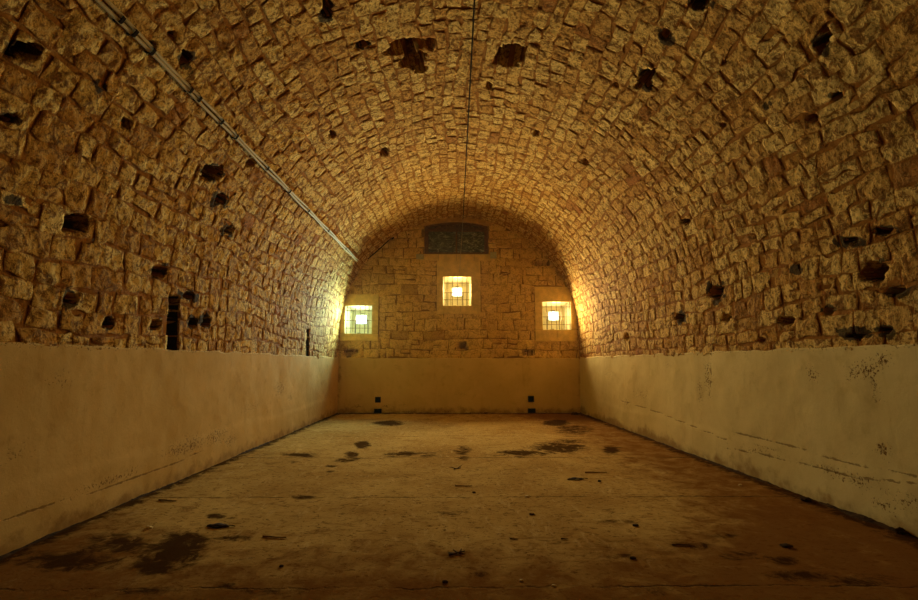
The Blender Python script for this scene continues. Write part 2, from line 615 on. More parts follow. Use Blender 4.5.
# ------------------------------------------------------------------ masonry
def build_masonry(name, cells, surf, base, mats, hole=None, rough_amp=0.02, bulge=(0.03, 0.07), edge_in=0.02, lichen_shade=None):
    """cells: list of (u0,u1,t-corners, nu, nv); surf(u,t,off)->xyz; base: (verts, quads) of the mortar bed"""
    V, Q, MI = [base[0]], [base[1]], [np.ones(len(base[1]), np.int32) if len(base) < 3 else base[2]]
    FA = [np.zeros(len(base[0]))]
    SO = [np.zeros(len(base[0]))]
    n0 = len(base[0])
    for (c00, c10, c11, c01, nu, nv) in cells:
        a = np.linspace(0, 1, nu)[:, None]
        b = np.linspace(0, 1, nv)[None, :]
        # ease the samples towards the arrises
        a = a + 0.09 * np.sin(2 * PI * a) * -1
        b = b + 0.09 * np.sin(2 * PI * b) * -1
        u = (c00[0] * (1 - a) + c10[0] * a) * (1 - b) + (c01[0] * (1 - a) + c11[0] * a) * b
        t = (c00[1] * (1 - a) + c10[1] * a) * (1 - b) + (c01[1] * (1 - a) + c11[1] * a) * b
        ea = 1 - np.abs(2 * a - 1) ** 5
        eb = 1 - np.abs(2 * b - 1) ** 5
        e = np.clip(ea * eb, 0, 1)
        w = v3(u, t, random.random() * 40)
        # wobble the outline
        k = (1 - e)
        u = u + (vnoise(w, 7, 21) - .5) * 0.085 * (0.35 + k * 0.65) * min(1, rough_amp / 0.0085)
        t = t + (vnoise(w, 7, 31) - .5) * 0.085 * (0.35 + k * 0.65) * min(1, rough_amp / 0.0085)
        hgt = random.uniform(*bulge)
        til = (random.uniform(-1, 1) * (a - .5) + random.uniform(-1, 1) * (b - .5)) * rough_amp * 1.1
        off = -edge_in + (hgt + edge_in) * e ** 0.6 + til * e + (fbm(w, 13, 4, 3, .7) - .5) * rough_amp * 5.0 * (.35 + .65 * e ** 0.5)
        if hole is not None:
            hd = hole(u, t)
            if (hd > 0.05).mean() > 0.6: continue
            if any(in_poly(u, t, q).mean() > .55 for q, _ in SP if abs(u.mean() - q[:, 0].mean()) < 1 and abs(t.mean() - q[:, 1].mean()) < 1): continue
            off = off - hd
        P = surf(u, t, off)
        V.append(P.reshape(-1, 3))
        FA.append((((1 - np.abs(2 * a - 1) ** 2.2) * (1 - np.abs(2 * b - 1) ** 2.2)) ** 0.5).ravel())
        SO.append((lichen_shade(u, t) if lichen_shade else 0 * u).ravel())
        Q.append(grid_quads(nu, nv, n0))
        MI.append(np.zeros((nu - 1) * (nv - 1), np.int32))
        n0 += nu * nv
    return mesh_np(name, np.concatenate(V), np.concatenate(Q), mats, mat_idx=np.concatenate(MI), attrs={'face': np.concatenate(FA), 'lichen_shade': np.concatenate(SO)})


OFFB = -0.020        # the mortar bed lies behind the stone faces


def vsurf(y, s, off):
    return section(y, s, off + OFFB + 0.010)


# courses run along the hall
cells = []
s = -0.03
YS = 1.0
ci = 0
while s < STOT + 0.05:
    ch = random.uniform(0.165, 0.225)
    if s + ch > STOT + 0.03: ch = STOT + 0.06 - s
    y = YS - random.random() * 0.3
    while y < D + 0.12:
        wv = random.choice((random.uniform(0.17, 0.28), random.uniform(0.24, 0.40), random.uniform(0.28, 0.5)))
        y1 = min(y + wv, D + 0.16)
        g = 0.004

        def wave(yy, ss, k=ci):
            return 0.05 * (math.sin(yy * 0.9 + ss * 1.7) + 0.6 * math.sin(yy * 2.3 + ss * 3.1)) * (1 if 0.1 < ss < STOT - .1 else 0.15)
        sa0, sa1 = s + wave(y, s), s + wave(y1, s)
        sb0, sb1 = s + ch + wave(y, s + ch), s + ch + wave(y1, s + ch)
        jj = [random.uniform(-.02, .02) for _ in range(4)]
        skew = random.uniform(-.025, .025)
        res = 0.021 if y < 7 else (0.032 if y < 10.5 else 0.045)
        nu = max(6, int((y1 - y) / res) + 2)
        nv = max(6, int(ch / res) + 2)
        if y1 - y > 0.07:
            pieces = [(0.0, 1.0)]
            if random.random() < 0.10 and ch > 0.19: pieces = [(0, 0.5), (0.5, 1)]
            for (p0, p1) in pieces:
                A = (sa0 + (sb0 - sa0) * p0, sa0 + (sb0 - sa0) * p1)
                Bc = (sa1 + (sb1 - sa1) * p0, sa1 + (sb1 - sa1) * p1)
                cells.append(((y + g + jj[0] * .6, A[0] + g), (y1 - g + skew * .3, Bc[0] + g), (y1 - g + skew, Bc[1] - g), (y + g + jj[2], A[1] - g), nu, max(6, int(nv * (p1 - p0)) + 1)))
        y = y1
    s += ch
    ci += 1

# mortar bed with the pockets sunk into it
yb = np.concatenate([np.arange(Y0, YS, 0.25), np.arange(YS, D + 0.2, 0.045)])
for q, _ in SP:                                   # finer bed where the narrow chases are cut
    yb = np.concatenate([yb, np.arange(q[:, 0].min() - .05, q[:, 0].max() + .05, .012)])
yb = np.unique(np.round(yb, 4))
sb = np.arange(-0.1, STOT + 0.1 + 0.045, 0.045)
YY, SS = np.meshgrid(yb, sb, indexing='ij')
wb = v3(YY, SS)
offb = (fbm(wb, 5, 3, 9) - .5) * 0.02 - hole_depth(YY, SS) * 1.02 + np.where(YY < YS, 0.05, 0)
BV = section(YY, SS, OFFB + offb).reshape(-1, 3)
BQ = grid_quads(len(yb), len(sb))
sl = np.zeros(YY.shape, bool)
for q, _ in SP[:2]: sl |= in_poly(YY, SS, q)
BM = np.where(sl.ravel()[BQ].any(1), 2, 1).astype(np.int32)      # near-black bed stands for the shade in both slots
ceil = build_masonry('ceiling', cells, vsurf, (BV, BQ, BM), [M_STONE, M_MORTAR, M_SLOT_SHADE], hole_depth, 0.0085, (0.001, 0.007), 0.003, lichen_shade_at)
tag(ceil, kind='structure')

# ------------------------------------------------------------------ end wall: openings
YE = D


def E(px, py):
    p = on_y(px, py, YE)
    return float(p[0]), float(p[2])


def erect(x0, y0, x1, y1):
    ax, az = E(x0, y1)
    bx, bz = E(x1, y0)
    return ax, bx, az, bz          # x0,x1,z0,z1


NICHES = {'left': erect(344.5, 306, 372, 333.5), 'centre': erect(443, 277, 471, 305.5), 'right': erect(543, 302, 570.5, 329.5)}
SURR = {'left': erect(339.5, 294, 379, 341), 'centre': erect(436.5, 260.5, 480.5, 314), 'right': erect(535.5, 286.5, 575.5, 341.5)}
WIN = erect(424.5, 221.5, 488, 254)
EH = [(462, 345.5, 4, 3.6, .35), (528, 353, 6, 3, .18), (350, 353.5, 6, 3, .18), (541, 262, 7, 2.8, .16), (504, 273.5, 4, 1.8, .08), (407, 237, 3, 3, .07), (391.5, 301, 4, 1.6, .06),
      (426, 344.5, 8, 3.5, .05), (424, 352, 6, 2.5, .05), (545, 345, 4, 2, .07), (459, 322, 6, 3, .04)]
EHP = [(*E(a, b), c / 34.5, d / 34.5, e) for a, b, c, d, e in EH]


def ehole(x, z):
    d = np.zeros(x.shape)
    for x0, z0, rx_, rz_, dp in EHP:
        r = np.maximum(np.abs((x - x0) / rx_), np.abs((z - z0) / rz_)) * (0.8 + 0.4 * vnoise(v3(x, z), 11, 7))
        d = np.maximum(d, dp * sstep(1.15, 0.85, r))
    return d


def esurf(x, z, off):
    return np.stack([x, YE + 0.03 - off, z], -1)


opens = list(NICHES.values()) + [WIN]
cuts_x = sorted({v for o in opens for v in o[:2]})
cuts_z = sorted({v for o in opens for v in o[2:]})
xs = np.array(sorted(set(np.round(np.arange(XL - .3, XRE + .3, .05), 4)) | set(cuts_x)))
zs = np.array(sorted(set(np.round(np.arange(ZD - .1, ZS + B + .3, .05), 4)) | set(cuts_z)))
XX, ZZ = np.meshgrid(xs, zs, indexing='ij')
BV = np.stack([XX, YE + 0.04 + ehole(XX, ZZ) * 1.02, ZZ], -1).reshape(-1, 3)
BQ = grid_quads(len(xs), len(zs), flip=False)
cen = BV[BQ].mean(1)
keep = np.ones(len(BQ), bool)
for (x0, x1, z0, z1) in opens:
    keep &= ~((cen[:, 0] > x0) & (cen[:, 0] < x1) & (cen[:, 2] > z0) & (cen[:, 2] < z1))
BQ = BQ[keep]
cells = []
z = ZD - 0.02
ccx = (XL + XRE) / 2
while z < ZS + B + .1:
    ch = random.choice((random.uniform(.20, .26), random.uniform(.24, .33)))
    x = XL - .2 - random.random() * .3
    zm = z + ch / 2
    half = B if zm < ZS else math.sqrt(max(0, B * B - (zm - ZS) ** 2))
    blocks = []
    for o in SURR.values():
        if z < o[3] - ch * .45 and z + ch > o[2] + ch * .45: blocks.append((o[0], o[1]))
    if z < WIN[3] and z + ch > WIN[2]: blocks.append((WIN[0] - .02, WIN[1] + .02))
    while x < XRE + .2:
        wv = random.choice((random.uniform(.18, .3), random.uniform(.3, .5), random.uniform(.35, .62)))
        x1 = x + wv
        nxt = x1
        ok = True
        for (ba, bb) in blocks:
            if x < bb and x1 > ba:
                if x < ba - .08: x1 = ba; nxt = ba
                else:
                    ok = False
                    nxt = bb
        if ok and x1 > ccx - half - .15 and x < ccx + half + .15 and x1 - x > .08:
            def wz(xx, zz): return 0.03 * math.sin(xx * 1.9 + zz * 3) + .012 * math.sin(xx * 7.3 + zz * 5)
            g = .004
            parts = [(0, 1, 0, 1)]
            r = random.random()
            if r < .18 and ch > .25: parts = [(0, 1, 0, .5), (0, 1, .5, 1)]
            elif r < .26 and wv > .4: parts = [(0, .38, 0, 1), (.38, 1, 0, .48), (.38, 1, .48, 1)]
            for (ua, ub, ta, tb) in parts:
                xa, xb = x + (x1 - x) * ua, x + (x1 - x) * ub
                za, zb = z + ch * ta, z + ch * tb
                j = [random.uniform(-.024, .024) for _ in range(6)]
                cells.append(((xa + g + j[0], za + g + wz(xa, z) + j[4] * .5), (xb - g + j[1], za + g + wz(xb, z) + j[5] * .5), (xb - g + j[2], zb - g + wz(xb, z + ch)), (xa + g + j[3], zb - g + wz(xa, z + ch)), 9, 8))
        x = max(nxt, x + .01)
    z += ch
ew = build_masonry('wall_end', cells, esurf, (BV, BQ), [M_ESTONE, M_EMORTAR], ehole, 0.004, (0.010, 0.018), 0.006)
tag(ew, kind='structure')


# niche linings and smooth stone surrounds
def ring_prism(bm, out, inn, ya, yb):
    """rectangular ring between two depths"""
    def rect(o, y): return [bm.verts.new((o[0], y, o[2])), bm.verts.new((o[1], y, o[2])), bm.verts.new((o[1], y, o[3])), bm.verts.new((o[0], y, o[3]))]
    a, b, c, d = rect(out, ya), rect(inn, ya), rect(out, yb), rect(inn, yb)
    for k in range(4):
        m = (k + 1) % 4
        bm.faces.new((a[k], a[m], b[m], b[k]))
        bm.faces.new((c[k], d[k], d[m], c[m]))
        bm.faces.new((a[k], c[k], c[m], a[m]))
        bm.faces.new((b[k], b[m], d[m], d[k]))


NDEPTH = 0.75
for i, (key, o) in enumerate(NICHES.items()):
    bm = bmesh.new()
    ya, yb_ = YE + .02, YE + NDEPTH
    q = lambda y, sh=0.0: [bm.verts.new((o[0] + sh, y, o[2] + sh * .3)), bm.verts.new((o[1] - sh, y, o[2] + sh * .3)), bm.verts.new((o[1] - sh, y, o[3] - sh)), bm.verts.new((o[0] + sh, y, o[3] - sh))]
    A, Bq = q(ya), q(yb_, .06)
    for k in range(4):
        m = (k + 1) % 4
        bm.faces.new((A[k], Bq[k], Bq[m], A[m]))
    bm.faces.new(Bq)
    n_ = obj('window_%d' % (i + 2), bm, M_NICHE)
    tag(n_, kind='structure')
    bm = bmesh.new()
    s_ = SURR[key]
    # individual dressed blocks round the opening
    g = .006
    zs_ = [s_[2], o[2], (o[2] + o[3]) / 2 + random.uniform(-.1, .1), o[3], s_[3]]

    def blk(x0, x1, z0, z1):
        add_box(bm, ((x0 + x1) / 2, YE + .012, (z0 + z1) / 2), (x1 - x0 - g, .05, z1 - z0 - g), .006)
    xm = (s_[0] + s_[1]) / 2 + random.uniform(-.1, .1)
    blk(s_[0], xm, zs_[0], zs_[1]); blk(xm, s_[1], zs_[0], zs_[1])
    blk(s_[0], s_[1], zs_[3], zs_[4])
    for za, zb in ((zs_[1], zs_[2]), (zs_[2], zs_[3])):
        if o[0] - s_[0] > .03: blk(s_[0], o[0], za, zb)
        if s_[1] - o[1] > .03: blk(o[1], s_[1], za, zb)
    tag(obj('trim_%d' % (i + 1), bm, M_SURR), kind='structure')

# arched window: reveal, lintel, frame, panes
x0, x1, z0, z1 = WIN
wx = (x0 + x1) / 2
rise = 0.13
YW = YE + 0.14


def arch_z(x, zside, r): return zside + r * (1 - ((x - wx) / ((x1 - x0) / 2)) ** 2)


bm = bmesh.new()
N = 24
xsn = [x0 + (x1 - x0) * i / N for i in range(N + 1)]
fr = [bm.verts.new((x, YE + .02, z1 + .02)) for x in xsn]
lo = [bm.verts.new((x, YE + .02, arch_z(x, z1 - rise, rise))) for x in xsn]
bk = [bm.verts.new((x, YE + .5, arch_z(x, z1 - rise, rise))) for x in xsn]
for i in range(N):
    bm.faces.new((lo[i], lo[i + 1], fr[i + 1], fr[i]))
    bm.faces.new((bk[i], bk[i + 1], lo[i + 1], lo[i]))
for x in (x0, x1):
    bm.faces.new([bm.verts.new(v) for v in ((x, YE + .02, z0), (x, YE + .5, z0), (x, YE + .5, z1), (x, YE + .02, z1))])
bm.faces.new([bm.verts.new(v) for v in ((x0, YE + .02, z0), (x1, YE + .02, z0), (x1, YE + .5, z0), (x0, YE + .5, z0))])
tag(obj('trim_4', bm, M_LINTEL), kind='structure')
# rendered band over the arch
bm = bmesh.new()
xsb = [x0 - .1 + (x1 - x0 + .2) * i / N for i in range(N + 1)]
prof = []
for i, x in enumerate(xsb):
    xl_ = min(max(x, x0), x1)
    zb = arch_z(xl_, z1 - rise, rise) + .0
    th = .13 + random.uniform(-.012, .012)
    prof.append([bm.verts.new(v) for v in ((x, YE + .03, zb), (x, YE - .02, zb), (x, YE - .02, zb + th), (x, YE + .03, zb + th))])
for a, b in zip(prof, prof[1:]):
    for k in range(4):
        m = (k + 1) % 4
        bm.faces.new((a[k], b[k], b[m], a[m]))
bm.faces.new(prof[0]); bm.faces.new(prof[-1][::-1])
tag(obj('trim_5', bm, M_LINTEL, smooth=False), kind='structure')

bm = bmesh.new()
add_box(bm, (wx, YE + .52, (z0 + z1) / 2), (x1 - x0 + .3, .04, z1 - z0 + .3))
tag(obj('trim_6', bm, M_WOOD), kind='structure')
bm = bmesh.new()
zt_ = SURR['centre'][3]
nb = 4
for i in range(nb):                                    # course of dressed stones under the window
    xa = x0 - .12 + (x1 - x0 + .24) * i / nb
    add_box(bm, (xa + (x1 - x0 + .24) / nb / 2, YE + .02, (zt_ + z0) / 2), ((x1 - x0 + .24) / nb - .008, .06, z0 - zt_ - .006), .006)
tag(obj('trim_7', bm, M_SURR), kind='structure')
win = empty('window_1', (0, 0, 0))
tag(win, kind='structure')


def arch_bar(bm, xa, xb, zlow_f, zhigh_f, ya, yb, n=20):
    P = []
    for i in range(n + 1):
        x = xa + (xb - xa) * i / n
        P.append([bm.verts.new(v) for v in ((x, ya, zlow_f(x)), (x, yb, zlow_f(x)), (x, yb, zhigh_f(x)), (x, ya, zhigh_f(x)))])
    for a, b in zip(P, P[1:]):
        for k in range(4):
            m = (k + 1) % 4
            bm.faces.new((a[k], a[m], b[m], b[k]))
    bm.faces.new(P[0][::-1]); bm.faces.new(P[-1])


ztop = lambda x: arch_z(x, z1 - rise, rise)
bm = bmesh.new()
arch_bar(bm, x0, x1, lambda x: ztop(x) - .07, ztop, YW - .05, YW + .04)
add_box(bm, (x0 + .05, YW, (z0 + z1 - rise) / 2), (.1, .09, z1 - rise - z0))
add_box(bm, (x1 - .05, YW, (z0 + z1 - rise) / 2), (.1, .09, z1 - rise - z0))
add_box(bm, (wx, YW, z0 + .035), (x1 - x0 - .2, .09, .07))
ztr = z1 - rise - .12
add_box(bm, (wx, YW, ztr), (x1 - x0 - .2, .085, .06))
add_box(bm, (wx, YW, (z0 + .07 + ztr) / 2), (.045, .075, ztr - z0 - .08))
fro = obj('window_frame', bm, M_WOOD, win)
bm = bmesh.new()
for i in range(9):                                     # boarded lunette over the transom
    xa = x0 + .1 + (x1 - x0 - .2) * i / 9
    xb = xa + (x1 - x0 - .2) / 9 - .012
    zt = min(ztop(xa), ztop(xb)) - .07
    add_box(bm, ((xa + xb) / 2, YW + .015, (ztr + .03 + zt) / 2), (xb - xa, .03, zt - ztr - .03))
obj('board_panel', bm, M_WOOD, win)
for sgn in (-1, 1):
    bm = bmesh.new()
    hw = (x1 - x0 - .2) / 2 - .03
    add_box(bm, (wx + sgn * (hw / 2 + .022), YW + .01, (z0 + .07 + ztr - .03) / 2), (hw, .012, ztr - z0 - .1))
    pn = obj('pane', bm, M_GLASS, win)


# ------------------------------------------------------------------ plaster dado
def blob(Y, Zv, lst):
    a = np.zeros(Y.shape)
    for (y0, z0, ry, rz, am) in lst:
        a = np.maximum(a, am * np.exp(-(((Y - y0) / ry) ** 2 + ((Zv - z0) / rz) ** 2)))
    return a


def wall_pix(px, py, side):
    d = ray(px, py)
    t = 1.0
    if side == 'L': t = XL / d[0]
    else:
        t = (XRE + .0155 * D) / (d[0] + .0155 * d[1])
    p = CAMP + d * t
    return float(p[1]), float(p[2])


def dado(name, side, mat, flakes, cracks):
    ys = np.concatenate([np.arange(Y0, 1.0, .25), np.arange(1.0, D + .01, .04)])
    zz = np.concatenate([np.arange(-.05, ZD, .03), [ZD - .004]])
    Y, Z = np.meshgrid(ys, zz, indexing='ij')
    w = v3(Y, Z, 3.3 if side == 'L' else 8.8)
    wave = (fbm(w, 1.3, 4, 41) - .5) * .035
    low = sstep(.50, .40, Z + (vnoise(w, 1.2, 5) - .5) * .1) * .006         # the patched skirt along the foot
    inn = .0 + wave + low
    top = (fbm(v3(Y, 0 * Y, 2.2), 3, 4, 61) - .5) * .07
    Z2 = np.where(Z > ZD - .12, Z + top * (Z - ZD + .12) / .12, Z)
    sg = 1 if side == 'L' else -1
    X = (XL if side == 'L' else xr(Y)) + sg * inn
    Fl, Cr = [], []
    fl = blob(Y, Z, [(*wall_pix(a, b, side), c, d, e) for a, b, c, d, e in flakes])
    fl = np.maximum(fl, .33 * sstep(ZD - .10, ZD, Z))
    damp = sstep(.28, .0, Z) * .75 + .35 * sstep(.48, .66, fbm(w, .9, 5, 71, .65)) * sstep(.9, .1, Z)
    cr = np.zeros(Y.shape)
    for pts in cracks:
        q = [wall_pix(a, b, side) for a, b in pts]
        for (ya, za), (yb, zb) in zip(q, q[1:]):
            L2 = (yb - ya) ** 2 + (zb - za) ** 2
            t = np.clip(((Y - ya) * (yb - ya) + (Z - za) * (zb - za)) / L2, 0, 1)
            dd = np.hypot(Y - ya - t * (yb - ya), Z - za - t * (zb - za))
            cr = np.maximum(cr, np.exp(-(dd / .02) ** 2))
    V = np.stack([X, Y, Z2], -1)
    # ledge on top running back into the masonry
    led = V[:, -1, :].copy()
    led[:, 0] -= sg * .14
    led[:, 2] += .01
    V = np.concatenate([V, led[:, None, :]], 1)
    ex = lambda a: np.concatenate([a, a[:, -1:]], 1)
    o = mesh_np(name, V.reshape(-1, 3), grid_quads(V.shape[0], V.shape[1], flip=(side == 'R')), mat,
                attrs={'flake': ex(fl), 'damp': ex(damp), 'crack': ex(cr)})
    tag(o, kind='structure')
    return o


dado('wall_left', 'L', M_PL_L,
     [(280, 389, .35, .2, .42), (290, 397, .3, .12, .4), (190, 445, .5, .14, .42), (215, 437, .5, .16, .4), (230, 440, .3, .1, .42), (175, 450, .35, .1, .42), (10, 455, .2, .1, .3), (60, 380, .2, .1, .3), (250, 408, .5, .1, .3), (110, 480, .6, .05, .42)],
     [[(0, 520), (60, 502), (110, 486), (160, 469), (200, 452)]])
dado('wall_right', 'R', M_PL_R,
     [(708, 375, .16, .35, .44), (700, 392, .12, .3, .42), (812, 374, .12, .1, .5), (870, 370, .14, .12, .56), (882, 360, .1, .08, .56), (855, 372, .12, .1, .5), (875, 388, .06, .16, .5), (884, 450, .1, .08, .6), (765, 448, .3, .03, .48), (727, 440, .03, .1, .5), (640, 395, .6, .2, .38), (628, 402, .4, .12, .38),
      (825, 468, .4, .05, .42), (760, 452, .5, .05, .42), (850, 478, .5, .08, .42), (668, 365, .2, .08, .4), (610, 375, .5, .15, .36), (883, 505, .15, .08, .45), (905, 500, .2, .1, .4)],
     [[(735, 433), (770, 440), (806, 451), (850, 463), (918, 477)], [(727, 448), (770, 456), (810, 466), (860, 478), (918, 484)], [(711, 348), (711, 372), (709, 400)], [(620, 400), (660, 413), (727, 440)]])

# end dado
zz = np.arange(-.05, ZD + .001, .03)
xx = np.arange(XL - .02, XRE + .05, .03)
X, Z = np.meshgrid(xx, zz, indexing='ij')
w = v3(X, Z, 5.5)
Yv = YE - .035 + (fbm(w, 1.5, 4, 81) - .5) * .03
top = (fbm(v3(X, 0 * X, 2.2), 3, 4, 91) - .5) * .05
Z2 = np.where(Z > ZD - .1, Z + top * (Z - ZD + .1) / .1, Z)
V = np.stack([X, Yv, Z2], -1)
led = V[:, -1, :].copy(); led[:, 1] += .12
V = np.concatenate([V, led[:, None, :]], 1)
ex = lambda a: np.concatenate([a, a[:, -1:]], 1)


def eb(lst): return blob(X, Z, [(*E(a, b), c / 34.5, d / 34.5, e) for a, b, c, d, e in lst])


fl = eb([(387, 406, 6, 2, .5), (358, 406, 8, 2, .45), (403, 405, 5, 1.5, .42), (398, 367, 6, 4, .32), (460, 394, 8, 3, .34), (590, 395, 5, 4, .3), (546, 411, 6, 2, .45), (410, 412, 8, 2, .5), (448, 411, 10, 2, .45), (486, 413, 4, 2, .6)])
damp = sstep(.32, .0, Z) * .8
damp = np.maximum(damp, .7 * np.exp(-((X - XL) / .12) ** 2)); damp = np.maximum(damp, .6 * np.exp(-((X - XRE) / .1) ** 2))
ed = mesh_np('wall_end_dado', V.reshape(-1, 3), grid_quads(V.shape[0], V.shape[1], flip=False), M_PL_E, attrs={'flake': ex(fl), 'damp': ex(damp), 'crack': ex(fl * 0)})
tag(ed, kind='structure')

# ------------------------------------------------------------------ floor
ys = np.concatenate([np.arange(Y0, 1.4, .2), np.arange(1.4, D + .06, .04)])
xs = np.arange(XL - .1, XRE + .5, .04)
Y, X = np.meshgrid(ys, xs, indexing='ij')
w = v3(X, Y, 1.1)
Zf = (fbm(w, .8, 4, 101) - .5) * .02 - .004
STAINS = [(386, 423, 14, 2.2, 1), (559, 422.5, 11, 2.6, 1), (574, 429, 16, 4, .55), (301, 455, 17, 2.4, .8), (362, 445, 7, 4, .9), (352, 454, 8, 4, .9), (345, 460, 8, 2, .6), (404, 454, 24, 3, .85), (425, 456, 14, 1.5, .6),
          (463, 450, 8, 5, .55), (465, 458, 5, 2, .6), (522, 453, 25, 3.6, .85), (554, 448, 26, 5, .75), (575, 441, 18, 2.5, .5), (611, 450, 10, 4, .85), (304, 497, 12, 2, .7), (292, 462, 6, 1.5, .55), (331, 466, 6, 1.5, .5), (330, 471, 5, 1.5, .5),
          (176, 550, 22, 20, 1.0), (160, 566, 22, 9, .85), (195, 556, 16, 6, .6), (188, 540, 16, 9, .8), (118, 541, 30, 9, .62), (60, 560, 50, 8, .6), (216, 516, 9, 2.6, .85), (218, 526.5, 9, 1.6, .8), (232, 538, 14, 3, .5), (150, 590, 30, 5, .7), (270, 591, 36, 2.5, .6), (225, 585, 16, 4, .5),
          (478, 575, 15, 4, .3), (745, 555, 20, 4, .5), (800, 575, 26, 5, .5), (690, 545, 18, 3, .4), (725, 535, 15, 3, .4), (785, 560, 12, 4, .5), (860, 580, 30, 6, .5), (624, 556, 22, 3, .5), (650, 590, 26, 8, .45), (560, 543, 20, 2, .35), (450, 513, 18, 2, .35), (620, 522, 16, 2, .4)]
stain = np.zeros(X.shape)
wx1 = (fbm(w, 1.6, 4, 111) - .5)
for a, b, rx_, ry_, am in STAINS:
    c = on_floor(a, b)
    ex_ = on_floor(a + rx_, b) - c
    ey_ = on_floor(a, b + ry_) - c
    J = np.array([[ex_[0], ey_[0]], [ex_[1], ey_[1]]])
    Ji = np.linalg.inv(J)
    u = Ji[0, 0] * (X - c[0]) + Ji[0, 1] * (Y - c[1])
    v = Ji[1, 0] * (X - c[0]) + Ji[1, 1] * (Y - c[1])
    r = np.sqrt(u * u + v * v) + wx1 * 1.8
    stain = np.maximum(stain, am * sstep(1.7, .2, r))
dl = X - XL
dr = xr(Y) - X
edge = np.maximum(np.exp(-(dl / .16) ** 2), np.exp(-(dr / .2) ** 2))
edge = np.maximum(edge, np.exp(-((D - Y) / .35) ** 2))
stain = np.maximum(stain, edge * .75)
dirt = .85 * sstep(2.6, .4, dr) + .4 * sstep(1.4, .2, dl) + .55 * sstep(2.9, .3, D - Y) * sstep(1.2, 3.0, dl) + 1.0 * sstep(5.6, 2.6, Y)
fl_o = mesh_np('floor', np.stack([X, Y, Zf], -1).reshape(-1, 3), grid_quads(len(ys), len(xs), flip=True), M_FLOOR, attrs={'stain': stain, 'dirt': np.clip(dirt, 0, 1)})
tag(fl_o, kind='structure')


# crumbled dirt heaped along the foot of each wall
def dirt_strip(name, side, label):
    if side == 'E': u = np.arange(XL + .05, XRE - .05, .03)
    else: u = np.arange(1.2, D - .05, .03)
    n = len(u)
    prof = np.linspace(0, 1, 7)
    wn = fbm(v3(u, 0 * u, {'L': 1.5, 'R': 9.5, 'E': 5.5}[side]), 2.2, 4, 121)
    wid = .015 + .12 * np.clip(wn - .28, 0, 1) ** 1.2 * (1.5 if side == 'R' else 1.2)
    hh = wid * .3
    P = np.zeros((n, 7, 3))
    for k, a in enumerate(prof):
        z = hh * (1 - a) ** 1.5 + (vnoise(v3(u, a + 0 * u, 4.0), 25, 9) - .5) * .02 * (1 - a) - .012 * a
        q = wid * a - .03 * (1 - a)
        if side == 'L': P[:, k] = np.stack([XL + .012 + q, u, z], -1)
        elif side == 'R': P[:, k] = np.stack([xr(u) - .012 - q, u, z], -1)
        else: P[:, k] = np.stack([u, YE - .04 - q, z], -1)
    o = mesh_np(name, P.reshape(-1, 3), grid_quads(n, 7, flip=(side != 'R')), M_DIRT)
    tag(o, label, 'dirt', kind='stuff')


dirt_strip('dirt_heap', 'L', 'dark crumbled dirt along the foot of the left plaster wall')
dirt_strip('dirt_heap', 'R', 'dark crumbled dirt along the foot of the right plaster wall')
dirt_strip('dirt_heap', 'E', 'thin line of dirt along the foot of the end wall')


# ------------------------------------------------------------------ barred grilles and floodlights
def bar(name, a, b, r, mat, parent):
    bm = bmesh.new()
    add_tube(bm, [a, b], r, 8)
    return obj(name, bm, mat, parent, True)


VB = {'left': (347.2, 350.8, 355.5, 360.2, 365, 369), 'centre': (444.2, 447.8, 452.6, 457.5, 462.2, 466.8), 'right': (546.5, 551.4, 556.5, 561.4, 566.4, 570)}
HB = {'left': (310.5, 320.4, 328), 'centre': (282.8, 292.4, 299.5), 'right': (306.5, 316.6, 324.4)}
NAMEL = {'left': 'lower left', 'centre': 'middle', 'right': 'lower right'}
for key, o in NICHES.items():
    g = empty('window_grille', ((o[0] + o[1]) / 2, YE + .05, o[2]))
    tag(g, {'left': 'dark iron grille across the lit niche by the left wall', 'centre': 'dark iron grille across the lit niche under the arched window', 'right': 'dark iron grille across the lit niche by the right wall'}[key], 'window grille', 'iron grilles in the three lit niches')
    base = Vector(g.location)
    for px in VB[key]:
        x, _ = E(px, 300)
        x = min(max(x, o[0] + .02), o[1] - .02)
        bar('vertical_bar', Vector((x, YE + .05, o[2] - .0)) - base, Vector((x, YE + .05, o[3])) - base, .008, M_IRON, g)
    for py in HB[key]:
        _, z = E(458, py)
        bar('horizontal_bar', Vector((o[0], YE + .062, z)) - base, Vector((o[1], YE + .062, z)) - base, .008, M_IRON, g)

